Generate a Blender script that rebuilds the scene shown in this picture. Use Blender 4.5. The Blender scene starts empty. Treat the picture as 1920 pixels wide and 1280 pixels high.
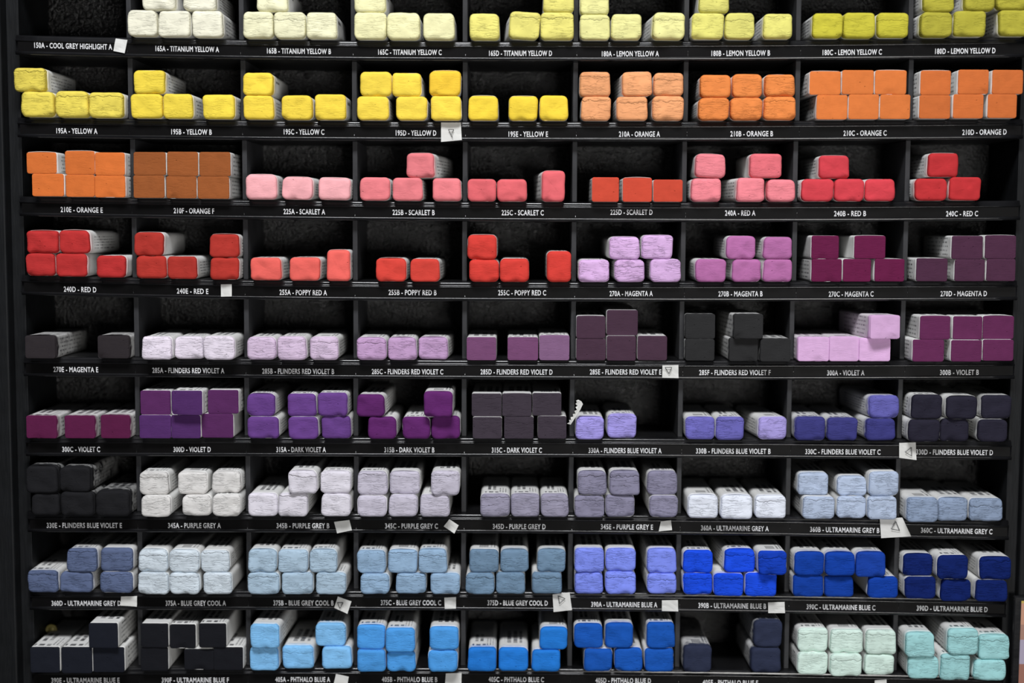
import bpy, bmesh, math, random
import numpy as np
from mathutils import Matrix, Vector, noise

scene = bpy.context.scene
COL = scene.collection
MM = 0.001

# ------------------------------------------------------------------ camera
F_PX = 2553.655
YAW, PITCH, ROLL = 0.003425806, -0.08387153, -0.004486067
CAM = np.array([-1.2724, -868.725, 96.546])           # millimetres


def cam_axes():
    c, s = math.cos(YAW), math.sin(YAW)
    rz = np.array([[c, -s, 0], [s, c, 0], [0, 0, 1]])
    c, s = math.cos(PITCH), math.sin(PITCH)
    rx = np.array([[1, 0, 0], [0, c, -s], [0, s, c]])
    c, s = math.cos(ROLL), math.sin(ROLL)
    ry = np.array([[c, 0, s], [0, 1, 0], [-s, 0, c]])
    return rz @ rx @ ry


R = cam_axes()
cd = bpy.data.cameras.new('camera')
cam = bpy.data.objects.new('camera', cd)
COL.objects.link(cam)
cd.sensor_width = 36.0
cd.lens = F_PX / 1920 * 36
cd.clip_start = 0.02
cd.dof.use_dof = True
cd.dof.focus_distance = 0.862
cd.dof.aperture_fstop = 2.0
m = Matrix.Identity(4)
for r in range(3):
    m[r][0], m[r][1], m[r][2], m[r][3] = R[r, 0], R[r, 2], -R[r, 1], CAM[r] * MM
cam.matrix_world = m
scene.camera = cam


def at(px, py, Y):
    """the point of the plane y = Y (mm) that the pixel looks at"""
    d = R @ np.array([(px - 960) / F_PX, 1.0, -(py - 640) / F_PX])
    t = (Y - CAM[1]) / d[1]
    p = CAM + d * t
    return p[0], p[2]


def depth_for(py, px, Z):
    """the y (mm) at which the pixel's ray passes height Z"""
    d = R @ np.array([(px - 960) / F_PX, 1.0, -(py - 640) / F_PX])
    if abs(d[2]) < 1e-4:
        return None
    t = (Z - CAM[2]) / d[2]
    return CAM[1] + d[1] * t


# ------------------------------------------------------------------ light
world = bpy.data.worlds.new('world')
scene.world = world
world.use_nodes = True
bg = world.node_tree.nodes['Background']
bg.inputs[0].default_value = (0.80, 0.88, 1.0, 1)
bg.inputs[1].default_value = 0.03


def area_light(name, loc, target, sx, sy, power, colour):
    l = bpy.data.lights.new(name, 'AREA')
    l.shape = 'RECTANGLE'
    l.size, l.size_y = sx, sy
    l.energy = power
    l.color = colour
    o = bpy.data.objects.new(name, l)
    COL.objects.link(o)
    o.location = loc
    o.rotation_euler = (Vector(target) - Vector(loc)).to_track_quat('-Z', 'Y').to_euler()
    return o


area_light('ceiling_panel_light', (-0.10, -0.92, 1.20), (0.0, 0.0, -0.20), 0.60, 0.28, 24.5, (0.97, 0.98, 1.0))
area_light('front_right_key_light', (0.50, -1.68, -0.20), (-0.05, 0.0, -0.14), 0.50, 0.40, 12.0, (1.0, 0.98, 0.95))  # unseen key light from front right, set low to brighten the bottom shelves

vs = scene.view_settings
vs.view_transform = 'Standard'
vs.look = 'None'
vs.gamma = 1
vs.use_curve_mapping = False
vs.exposure = 0.0


# ------------------------------------------------------------------ materials
def lin(c):
    return tuple((v / 255 / 12.92) if v / 255 <= 0.04045 else ((v / 255 + 0.055) / 1.055) ** 2.4 for v in c)


def material(name):
    mt = bpy.data.materials.new(name)
    mt.use_nodes = True
    nt = mt.node_tree
    return mt, nt, nt.nodes['Principled BSDF']


def nd(nt, kind, **kw):
    n = nt.nodes.new(kind)
    for k, v in kw.items():
        setattr(n, k, v)
    return n


def math_node(nt, op, a, b=None, c=None):
    n = nt.nodes.new('ShaderNodeMath')
    n.operation = op
    for i, v in enumerate((a, b, c)):
        if v is None:
            continue
        if isinstance(v, (int, float)):
            n.inputs[i].default_value = v
        else:
            nt.links.new(v, n.inputs[i])
    return n.outputs[0]


def painted(name, rgb, rough, bump=0.3, scale=900, dist=0.0004, dust=None, spec=0.5, stretch=(1, 1, 1)):
    mt, nt, p = material(name)
    L = nt.links.new
    tc = nd(nt, 'ShaderNodeTexCoord')
    mp = nd(nt, 'ShaderNodeMapping')
    mp.inputs['Scale'].default_value = stretch
    L(tc.outputs['Object'], mp.inputs[0])
    nz = nd(nt, 'ShaderNodeTexNoise')
    nz.inputs['Scale'].default_value = scale
    nz.inputs['Detail'].default_value = 3
    L(mp.outputs[0], nz.inputs[0])
    b = nd(nt, 'ShaderNodeBump')
    b.inputs['Strength'].default_value = bump
    b.inputs['Distance'].default_value = dist
    L(nz.outputs[0], b.inputs['Height'])
    L(b.outputs[0], p.inputs['Normal'])
    n2 = nd(nt, 'ShaderNodeTexNoise')
    n2.inputs['Scale'].default_value = 60
    n2.inputs['Detail'].default_value = 5
    L(tc.outputs['Object'], n2.inputs[0])
    ramp = nd(nt, 'ShaderNodeMapRange')
    ramp.inputs[1].default_value = 0.3
    ramp.inputs[2].default_value = 0.75
    ramp.inputs[3].default_value = 0.75
    ramp.inputs[4].default_value = 1.5
    L(n2.outputs[0], ramp.inputs[0])
    mul = nd(nt, 'ShaderNodeVectorMath', operation='SCALE')
    mul.inputs[0].default_value = rgb
    L(ramp.outputs[0], mul.inputs['Scale'])
    out = mul.outputs[0]
    if dust:
        n3 = nd(nt, 'ShaderNodeTexNoise')
        n3.inputs['Scale'].default_value = dust[1]
        n3.inputs['Detail'].default_value = 6
        n3.inputs['Roughness'].default_value = 0.7
        L(tc.outputs['Object'], n3.inputs[0])
        m3 = nd(nt, 'ShaderNodeMapRange')
        m3.inputs[1].default_value = dust[2]
        m3.inputs[2].default_value = dust[2] + 0.05
        L(n3.outputs[0], m3.inputs[0])
        mx = nd(nt, 'ShaderNodeMix', data_type='RGBA')
        L(m3.outputs[0], mx.inputs[0])
        L(out, mx.inputs[6])
        mx.inputs[7].default_value = (*dust[0], 1)
        out = mx.outputs[2]
    L(out, p.inputs['Base Color'])
    p.inputs['Roughness'].default_value = rough
    p.inputs['Specular IOR Level'].default_value = spec
    return mt


M_FRAME = painted('black_painted_wood', (0.0050, 0.0056, 0.0066), 0.6, 0.5, 500, 0.0006, stretch=(1, 1, 0.12), spec=0.2)
M_DIV = painted('charcoal_divider_board', (0.024, 0.0245, 0.027), 0.6, 0.35, 1200, 0.0003,
                dust=((0.25, 0.05, 0.06), 45, 0.78), spec=0.3)
M_SHELF = painted('black_shelf_board', (0.0045, 0.0045, 0.005), 0.45, 0.3, 700, 0.0003,
                  dust=((0.10, 0.07, 0.08), 160, 0.72), spec=0.35)
M_BACK = painted('rough_black_back_board', (0.0022, 0.0022, 0.0025), 0.17, 1.0, 620, 0.0015, spec=0.5,
                 dust=((0.03, 0.03, 0.03), 420, 0.76))
M_HOLD = painted('glossy_black_plastic_channel', (0.008, 0.008, 0.009), 0.19, 0.35, 90, 0.0008,
                 dust=((0.35, 0.06, 0.05), 38, 0.79), stretch=(0.4, 1, 1))
M_CARD = painted('black_printed_card', (0.0026, 0.0024, 0.0026), 0.5, 0.12, 60, 0.001, spec=0.10)
M_BACKWALL = painted('grey_room_wall', (0.30, 0.30, 0.31), 0.8, 0.1, 200)
M_FLOOR = painted('grey_floor', (0.12, 0.12, 0.12), 0.6, 0.1, 100)


def flat(name, rgb, rough=0.8, metal=0.0):
    mt, nt, p = material(name)
    nz = nd(nt, 'ShaderNodeTexNoise')
    nz.inputs['Scale'].default_value = 300
    mr = nd(nt, 'ShaderNodeMapRange')
    mr.inputs[3].default_value = 0.9
    mr.inputs[4].default_value = 1.08
    nt.links.new(nz.outputs[0], mr.inputs[0])
    s = nd(nt, 'ShaderNodeVectorMath', operation='SCALE')
    s.inputs[0].default_value = rgb
    nt.links.new(mr.outputs[0], s.inputs['Scale'])
    nt.links.new(s.outputs[0], p.inputs['Base Color'])
    p.inputs['Roughness'].default_value = rough
    p.inputs['Metallic'].default_value = metal
    return mt


M_INK = flat('white_lettering', (0.72, 0.72, 0.74), 0.6)
M_PAPER = flat('white_paper_scrap', (0.66, 0.66, 0.64), 0.85)
M_PEN = flat('black_pen_line', (0.02, 0.02, 0.02), 0.6)
M_BRASS = flat('tarnished_brass', (0.20, 0.17, 0.05), 0.5, 0.3)

# pigment: one material, its colour comes from each stick's own object colour; alpha = how wrinkled
M_PIG, nt, p = material('soft_pastel_pigment')
L = nt.links.new
oi = nd(nt, 'ShaderNodeObjectInfo')
tc = nd(nt, 'ShaderNodeTexCoord')
off = nd(nt, 'ShaderNodeVectorMath', operation='MULTIPLY_ADD')
L(oi.outputs['Random'], off.inputs[0])
off.inputs[1].default_value = (3.1, 1.7, 5.3)
L(tc.outputs['Object'], off.inputs[2])
warp = nd(nt, 'ShaderNodeTexNoise')
warp.inputs['Scale'].default_value = 260
warp.inputs['Detail'].default_value = 2
L(off.outputs[0], warp.inputs[0])
wv = nd(nt, 'ShaderNodeVectorMath', operation='MULTIPLY_ADD')
L(warp.outputs['Color'], wv.inputs[0])
wv.inputs[1].default_value = (0.0, 0.0, 0.0013)
L(off.outputs[0], wv.inputs[2])
mp = nd(nt, 'ShaderNodeMapping')
mp.inputs['Scale'].default_value = (0.13, 0.4, 1.0)
L(wv.outputs[0], mp.inputs[0])
wr = nd(nt, 'ShaderNodeTexNoise')
wr.inputs['Scale'].default_value = 620
wr.inputs['Detail'].default_value = 3
wr.inputs['Roughness'].default_value = 0.55
L(mp.outputs[0], wr.inputs[0])
ab = math_node(nt, 'ABSOLUTE', math_node(nt, 'SUBTRACT', wr.outputs[0], 0.5))
crk = nd(nt, 'ShaderNodeMapRange')
crk.interpolation_type = 'SMOOTHSTEP'
crk.inputs[1].default_value = 0.0
crk.inputs[2].default_value = 0.060
L(ab, crk.inputs[0])
gate = nd(nt, 'ShaderNodeTexNoise')
gate.inputs['Scale'].default_value = 150
L(off.outputs[0], gate.inputs[0])
gm = nd(nt, 'ShaderNodeMapRange')
gm.inputs[1].default_value = 0.38
gm.inputs[2].default_value = 0.55
L(gate.outputs[0], gm.inputs[0])
dep = math_node(nt, 'MULTIPLY', math_node(nt, 'SUBTRACT', 1.0, crk.outputs[0]),
                math_node(nt, 'MULTIPLY', gm.outputs[0], oi.outputs['Alpha']))
fine = nd(nt, 'ShaderNodeTexNoise')
fine.inputs['Scale'].default_value = 1600
fine.inputs['Detail'].default_value = 4
L(off.outputs[0], fine.inputs[0])
soft = nd(nt, 'ShaderNodeTexNoise')
soft.inputs['Scale'].default_value = 220
soft.inputs['Detail'].default_value = 3
L(off.outputs[0], soft.inputs[0])
# small pits scattered over the face
vo = nd(nt, 'ShaderNodeTexVoronoi')
vo.inputs['Scale'].default_value = 330
L(off.outputs[0], vo.inputs[0])
pit = nd(nt, 'ShaderNodeMapRange')
pit.inputs[1].default_value = 0.05
pit.inputs[2].default_value = 0.16
L(vo.outputs['Distance'], pit.inputs[0])
vg = nd(nt, 'ShaderNodeSeparateColor')
L(vo.outputs['Color'], vg.inputs[0])
pitg = math_node(nt, 'GREATER_THAN', vg.outputs[0], 0.86)
pitd = math_node(nt, 'MULTIPLY', math_node(nt, 'SUBTRACT', 1.0, pit.outputs[0]), pitg)
h = math_node(nt, 'MULTIPLY_ADD', dep, -1.0, math_node(nt, 'MULTIPLY', soft.outputs[0], 0.30))
h = math_node(nt, 'MULTIPLY_ADD', fine.outputs[0], 0.08, h)
h = math_node(nt, 'MULTIPLY_ADD', pitd, -0.8, h)
# a torn crease running across the upper part of the end face
sp = nd(nt, 'ShaderNodeSeparateXYZ')
L(tc.outputs['Object'], sp.inputs[0])
cz_ = math_node(nt, 'MULTIPLY_ADD', oi.outputs['Random'], 0.0035, 0.0022)
wb = math_node(nt, 'MULTIPLY', math_node(nt, 'SUBTRACT', warp.outputs[0], 0.5), 0.0040)
dz = math_node(nt, 'SUBTRACT', math_node(nt, 'ADD', sp.outputs[2], wb), cz_)
gr = nd(nt, 'ShaderNodeMapRange')
gr.interpolation_type = 'SMOOTHSTEP'
gr.inputs[1].default_value = 0.0
gr.inputs[2].default_value = 0.00045
L(math_node(nt, 'ABSOLUTE', dz), gr.inputs[0])
stp = nd(nt, 'ShaderNodeMapRange')
stp.interpolation_type = 'SMOOTHSTEP'
stp.inputs[1].default_value = -0.0002
stp.inputs[2].default_value = 0.0012
L(dz, stp.inputs[0])
has = math_node(nt, 'GREATER_THAN', math_node(nt, 'SINE', math_node(nt, 'MULTIPLY', oi.outputs['Random'], 91.0)), -0.1)
hasw = math_node(nt, 'MULTIPLY', has, math_node(nt, 'MINIMUM', math_node(nt, 'POWER', math_node(nt, 'MULTIPLY', oi.outputs['Alpha'], 1.7), 2.0), 1.0))
crs = math_node(nt, 'MULTIPLY', math_node(nt, 'ADD', math_node(nt, 'MULTIPLY', gr.outputs[0], 0.9), math_node(nt, 'MULTIPLY', stp.outputs[0], 0.5)), hasw)
h = math_node(nt, 'ADD', h, crs)
bp = nd(nt, 'ShaderNodeBump')
bp.inputs['Strength'].default_value = 0.8
bp.inputs['Distance'].default_value = 0.0006
L(h, bp.inputs['Height'])
L(bp.outputs[0], p.inputs['Normal'])
# faint blotches where the pigment is powdery
bl = nd(nt, 'ShaderNodeMapRange')
bl.inputs[1].default_value = 0.3
bl.inputs[2].default_value = 0.7
bl.inputs[3].default_value = 0.95
bl.inputs[4].default_value = 1.04
L(soft.outputs[0], bl.inputs[0])
sc = nd(nt, 'ShaderNodeVectorMath', operation='SCALE')
L(oi.outputs['Color'], sc.inputs[0])
L(bl.outputs[0], sc.inputs['Scale'])
L(sc.outputs[0], p.inputs['Base Color'])
p.inputs['Roughness'].default_value = 0.85
p.inputs['Specular IOR Level'].default_value = 0.18


def wrapper_material(name, kind):
    """paper sleeve; UV: u = side number + fraction round the stick, v = mm from its front edge"""
    mt, nt, p = material(name)
    L = nt.links.new
    uv = nd(nt, 'ShaderNodeUVMap')
    uv.uv_map = 'print'
    se = nd(nt, 'ShaderNodeSeparateXYZ')
    L(uv.outputs[0], se.inputs[0])
    u, v = se.outputs[0], se.outputs[1]
    oi = nd(nt, 'ShaderNodeObjectInfo')
    side = math_node(nt, 'FLOOR', u)
    fu = math_node(nt, 'FRACT', u)

    def band(x, a, b):
        return math_node(nt, 'MULTIPLY', math_node(nt, 'GREATER_THAN', x, a), math_node(nt, 'LESS_THAN', x, b))

    def mul(*xs):
        r = xs[0]
        for x in xs[1:]:
            r = math_node(nt, 'MULTIPLY', r, x)
        return r

    def words(rows, fill, scale, thr):
        k = math_node(nt, 'MULTIPLY', fu, rows)
        row = math_node(nt, 'FLOOR', k)
        ln = math_node(nt, 'LESS_THAN', math_node(nt, 'FRACT', k), fill)
        cx = nd(nt, 'ShaderNodeCombineXYZ')
        L(math_node(nt, 'MULTIPLY', v, scale), cx.inputs[0])
        L(math_node(nt, 'MULTIPLY', row, 7.3), cx.inputs[1])
        L(math_node(nt, 'MULTIPLY', oi.outputs['Random'], 40.0), cx.inputs[2])
        nz = nd(nt, 'ShaderNodeTexNoise')
        nz.inputs['Scale'].default_value = 1.0
        nz.inputs['Detail'].default_value = 4
        nz.inputs['Roughness'].default_value = 0.8
        L(cx.outputs[0], nz.inputs[0])
        return mul(ln, math_node(nt, 'GREATER_THAN', nz.outputs[0], thr))

    top = math_node(nt, 'LESS_THAN', side, 0.5)
    sides = mul(math_node(nt, 'GREATER_THAN', side, 0.5),
                math_node(nt, 'SUBTRACT', 1.0, band(side, 1.5, 2.5)))
    txt = mul(words(6.0, 0.40, 1.1, 0.51), sides, band(v, 8.0, 50.0), band(fu, 0.12, 0.9),
              math_node(nt, 'LESS_THAN', oi.outputs['Random'], 0.85))
    if kind == 'logo':
        # two bold overlapping rounded letters in the near corner, small lines of type beyond them
        bold = mul(words(4.0, 0.66, 1.5, 0.44), top, band(v, 2.5, 6.5), band(fu, 0.10, 0.62))
        small = mul(words(9.0, 0.45, 1.8, 0.5), top, band(v, 3.5, 20.0), band(fu, 0.66, 0.92))
        more = mul(words(5.0, 0.6, 0.5, 0.45), top, band(v, 13.0, 30.0), band(fu, 0.12, 0.60))
        ink = math_node(nt, 'MAXIMUM', bold, math_node(nt, 'MAXIMUM', small, more))
    elif kind == 'barcode':
        bars = mul(math_node(nt, 'GREATER_THAN', math_node(nt, 'SINE', math_node(nt, 'MULTIPLY', fu, 120.0)), -0.1),
                   top, band(v, 5.0, 13.0), band(fu, 0.30, 0.68))
        more = mul(words(8.0, 0.5, 1.6, 0.48), top, band(v, 5.0, 24.0), band(fu, 0.74, 0.92))
        ink = math_node(nt, 'MAXIMUM', bars, more)
    else:
        ink = mul(words(4.0, 0.62, 0.7, 0.46), top, band(v, 9.5, 38.0), band(fu, 0.15, 0.85))
    if kind == 'heading':
        txt = mul(words(5.0, 0.7, 1.0, 0.46), sides, band(v, 7.0, 22.0),
                  math_node(nt, 'ADD', mul(band(side, 0.5, 1.5), band(fu, 0.20, 0.34)), mul(band(side, 2.5, 3.5), band(fu, 0.66, 0.80))))
    ink = math_node(nt, 'MAXIMUM', ink, txt)
    # powder rubbed over the sleeve near its front edge
    tc = nd(nt, 'ShaderNodeTexCoord')
    nz = nd(nt, 'ShaderNodeTexNoise')
    nz.inputs['Scale'].default_value = 240
    nz.inputs['Detail'].default_value = 4
    L(tc.outputs['Object'], nz.inputs[0])
    fr = nd(nt, 'ShaderNodeMapRange')
    fr.inputs[1].default_value = 0.0
    fr.inputs[2].default_value = 7.0
    fr.inputs[3].default_value = 0.72
    fr.inputs[4].default_value = 0.0
    L(v, fr.inputs[0])
    dm = nd(nt, 'ShaderNodeMapRange')
    dm.inputs[1].default_value = 0.55
    dm.inputs[2].default_value = 1.25
    dm.inputs[4].default_value = 0.8
    L(math_node(nt, 'ADD', fr.outputs[0], nz.outputs[0]), dm.inputs[0])
    mx = nd(nt, 'ShaderNodeMix', data_type='RGBA')
    L(ink, mx.inputs[0])
    mx.inputs[6].default_value = (0.74, 0.74, 0.725, 1)
    mx.inputs[7].default_value = (0.085, 0.085, 0.09, 1)
    m2 = nd(nt, 'ShaderNodeMix', data_type='RGBA')
    grime = math_node(nt, 'MULTIPLY', math_node(nt, 'MAXIMUM', math_node(nt, 'SUBTRACT', oi.outputs['Alpha'], 1.0), 0.0),
                      math_node(nt, 'MULTIPLY_ADD', nz.outputs[0], 0.9, 0.35))
    cl = nd(nt, 'ShaderNodeClamp')
    L(math_node(nt, 'ADD', mul(dm.outputs[0], oi.outputs['Alpha']), grime), cl.inputs[0])
    L(cl.outputs[0], m2.inputs[0])
    L(mx.outputs[2], m2.inputs[6])
    L(oi.outputs['Color'], m2.inputs[7])
    L(m2.outputs[2], p.inputs['Base Color'])
    b = nd(nt, 'ShaderNodeBump')
    b.inputs['Strength'].default_value = 0.3
    b.inputs['Distance'].default_value = 0.0006
    L(nz.outputs[0], b.inputs['Height'])
    L(b.outputs[0], p.inputs['Normal'])
    p.inputs['Roughness'].default_value = 0.75
    p.inputs['Specular IOR Level'].default_value = 0.25
    return mt


M_WRAP = [wrapper_material('paper_sleeve_with_' + k, k) for k in ('logo', 'barcode', 'type', 'heading')]


# ------------------------------------------------------------------ mesh helpers (all sizes in mm)
def mesh_object(name, verts, faces, mats, parent=None, face_mats=None, smooth=False, uvs=None):
    me = bpy.data.meshes.new(name)
    me.from_pydata([(x * MM, y * MM, z * MM) for x, y, z in verts], [], faces)
    for mt in (mats if isinstance(mats, (list, tuple)) else [mats]):
        me.materials.append(mt)
    if face_mats:
        for pl, k in zip(me.polygons, face_mats):
            pl.material_index = k
    if smooth:
        for pl in me.polygons:
            pl.use_smooth = True
    if uvs is not None:
        l = me.uv_layers.new(name='print')
        i = 0
        for f in uvs:
            for q in f:
                l.data[i].uv = q
                i += 1
    me.update()
    o = bpy.data.objects.new(name, me)
    COL.objects.link(o)
    if parent:
        o.parent = parent
    return o


def box_geo(x0, x1, y0, y1, z0, z1, b=0.0):
    if b <= 0:
        v = [(x, y, z) for x in (x0, x1) for y in (y0, y1) for z in (z0, z1)]
        f = [(0, 1, 3, 2), (4, 6, 7, 5), (0, 4, 5, 1), (2, 3, 7, 6), (0, 2, 6, 4), (1, 5, 7, 3)]
        return v, f
    bm = bmesh.new()
    bmesh.ops.create_cube(bm, size=1.0)
    for q in bm.verts:
        q.co = ((x0 + x1) / 2 + q.co.x * (x1 - x0), (y0 + y1) / 2 + q.co.y * (y1 - y0), (z0 + z1) / 2 + q.co.z * (z1 - z0))
    bmesh.ops.bevel(bm, geom=list(bm.edges), offset=b, segments=2, profile=0.5, affect='EDGES')
    bm.verts.index_update()
    v = [tuple(q.co) for q in bm.verts]
    f = [tuple(q.index for q in fc.verts) for fc in bm.faces]
    bm.free()
    return v, f


def box(name, dims, mt, parent=None, b=0.0):
    v, f = box_geo(*dims, b=b)
    return mesh_object(name, v, f, mt, parent)


def empty(name, loc=(0, 0, 0)):
    o = bpy.data.objects.new(name, None)
    o.empty_display_size = 0.01
    COL.objects.link(o)
    o.location = loc
    return o


def tag(o, label, cat, group=None):
    o['label'] = label
    o['category'] = cat
    if group:
        o['group'] = group


# ------------------------------------------------------------------ where the shelves and dividers run
LIP = {  # pixels along the lower edge of each label channel
    0: [(30, 101), (60, 103), (240, 108.5), (450, 111), (900, 112.6), (1300, 113), (1600, 112.6), (1910, 106.5)],
    1: [(40, 256), (240, 261.5), (660, 263), (900, 263.5), (1600, 263.5), (1910, 259.5)],
    2: [(50, 405), (240, 407.5), (660, 413), (900, 414.8), (1500, 415), (1900, 412.5)],
    3: [(50, 552), (240, 558.5), (660, 563), (900, 563.5), (1500, 565), (1890, 562.5)],
    4: [(50, 704.8), (500, 708.7), (900, 710), (1500, 712), (1890, 710)],
    5: [(50, 854.6), (500, 855.3), (900, 856), (1500, 859), (1890, 862)],
    6: [(55, 997), (500, 998), (900, 998.7), (1300, 1002), (1500, 1005), (1890, 1012)],
    7: [(55, 1143), (500, 1143), (900, 1144), (1300, 1147), (1890, 1157)],
    8: [(55, 1288), (500, 1287), (900, 1287.5), (1300, 1291), (1890, 1302)]}
TH = 12.3            # shelf board with its channel, mm
CURVE = {}
for j, pts in LIP.items():
    q = [at(x, y, -6.0) for x, y in pts]
    c = np.polyfit([a for a, b in q], [b for a, b in q], 3)
    CURVE[j] = c
CURVE[-1] = CURVE[0].copy()
CURVE[-1][-1] += 50.6


def lip_z(j, X):
    return float(np.polyval(CURVE[j], X))


def floor_z(j, X):
    return lip_z(j, X) + TH


DIVPX = {0: (60, [241.5, 452.6, 662.5, 872, None, 1287, 1497, None]),
         1: (170, [244.4, 455.8, 664.4, 872, 1079, 1286, 1495.7, 1707.5]),
         2: (310, [249, 458.6, 665.6, 872, 1077.7, 1283.3, 1491.5, 1702]),
         3: (470, [252, 460.4, 665.8, 871, 1076, 1281, 1489.7, 1697.6]),
         4: (610, [255.7, 462, 667, 871, 1075, 1278.3, 1485, 1693]),
         5: (750, [257.5, 462.5, 667, 870, 1072.8, 1276, 1480, 1688]),
         6: (890, [260, 464.7, 668, 869.5, 1071, 1273.5, 1478.4, 1684]),
         7: (1030, [262, 466.4, 667.5, 869, 1069.6, 1272.5, 1476.6, 1681.6]),
         8: (1180, [262.8, 465.7, 667.6, 868.4, 1068.5, 1270.5, 1475.5, 1679])}
DIVX = {}
for j, (y, l) in DIVPX.items():
    DIVX[j] = [(at(x, y, 0)[0] if x else (i - 3.5) * 70.0) for i, x in enumerate(l)]
XL, XR = -315.5, 315.5
HALF = 1.55
BACK = 56.0

# ------------------------------------------------------------------ the rack
FLOOR_Z = -1150.0
rack = empty('pigeonhole_rack', (0, 0, FLOOR_Z * MM))
tag(rack, 'black painted wooden pigeonhole rack with nine labelled shelves of pastel sticks', 'rack')


def rackpart(name, v, f, mt, fm=None, smooth=False, parent=None):
    v = [(x, y, z - (0 if parent else FLOOR_Z)) for x, y, z in v]
    return mesh_object(name, v, f, mt, parent or rack, fm, smooth)


def rackbox(name, dims, mt, b=0.0):
    v, f = box_geo(*dims, b=b)
    return rackpart(name, v, f, mt)


TOPZ = lip_z(-1, 0) + TH + 60
rackbox('side_panel', (XL - 8, XL, 0.5, BACK + 8, FLOOR_Z, TOPZ), M_FRAME, 0.4)
rackbox('side_panel', (XR, XR + 8, 0.5, BACK + 8, FLOOR_Z, TOPZ), M_FRAME, 0.4)
rackbox('front_stile', (XL - 70, XL - 8, -9, BACK + 8, FLOOR_Z, TOPZ), M_FRAME, 1.2)
rackbox('front_stile', (XR + 8, XR + 70, -5, BACK + 8, FLOOR_Z, TOPZ), M_FRAME, 1.2)
rackbox('back_panel', (XL, XR, BACK, BACK + 8, FLOOR_Z, TOPZ), M_BACK)
rackbox('kick_board', (XL, XR, -1, 5, FLOOR_Z, lip_z(8, 0) - 6), M_FRAME)
rackbox('top_board', (XL, XR, 0.5, BACK, TOPZ - 12, TOPZ), M_FRAME)

XS = list(np.linspace(XL + 0.05, XR - 0.05, 46))
for j in range(-1, 9):
    # board
    prof = [(-1.0, 0.0), (BACK - 0.02, 0.0), (BACK - 0.02, -TH), (-1.0, -TH)]
    v, f = [], []
    for X in XS:
        z = floor_z(j, X)
        v += [(X, a, z + b) for a, b in prof]
    n = 4
    for k in range(len(XS) - 1):
        for a in range(n):
            f.append((k * n + a, k * n + (a + 1) % n, (k + 1) * n + (a + 1) % n, (k + 1) * n + a))
    f += [tuple(range(n))[::-1], tuple((len(XS) - 1) * n + a for a in range(n))]
    rackpart('shelf', v, f, M_SHELF)
    # plastic channel
    prof = [(-1.0, 0.0), (-3.3, 0.0), (-3.3, 0.0), (-3.75, -0.06), (-4.2, -0.25), (-4.6, -0.6), (-4.9, -1.05), (-5.05, -1.6), (-5.1, -2.3),
            (-5.3, -2.75), (-5.8, -2.95), (-6.15, -3.15), (-6.3, -3.4), (-6.3, -3.75), (-6.1, -4.0), (-5.7, -4.1), (-5.5, -4.1), (-5.5, -10.0), (-5.8, -10.1), (-6.5, -10.3), (-6.6, -10.9), (-6.4, -12.0), (-6.0, -12.3),
            (-1.0, -12.3)]
    n = len(prof)
    v, f = [], []
    for X in XS:
        z = floor_z(j, X)
        wob = 0.25 * noise.noise(Vector((X * 0.03, j * 7.1, 0)))
        v += [(X, a - (wob if a < -5.4 else 0), z + b) for a, b in prof]
    for k in range(len(XS) - 1):
        for a in range(n):
            f.append((k * n + a, k * n + (a + 1) % n, (k + 1) * n + (a + 1) % n, (k + 1) * n + a))
    f += [tuple(range(n))[::-1], tuple((len(XS) - 1) * n + a for a in range(n))]
    hold = rackpart('label_channel', v, f, M_HOLD, smooth=True)
    for pl in hold.data.polygons:
        if len(pl.vertices) > 4 or abs(pl.normal.z) > 0.98 or pl.normal.y > 0.5:
            pl.use_smooth = False
    CHANNEL = hold
    if j < 0:
        continue
    # dividers standing on this shelf
    for i in range(8):
        X = DIVX[j][i]
        z0, z1 = floor_z(j, X), lip_z(j - 1, X)
        rackbox('divider', (X - HALF, X + HALF, 0, BACK - 0.02, z0, z1), M_DIV, 0.35)

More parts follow.
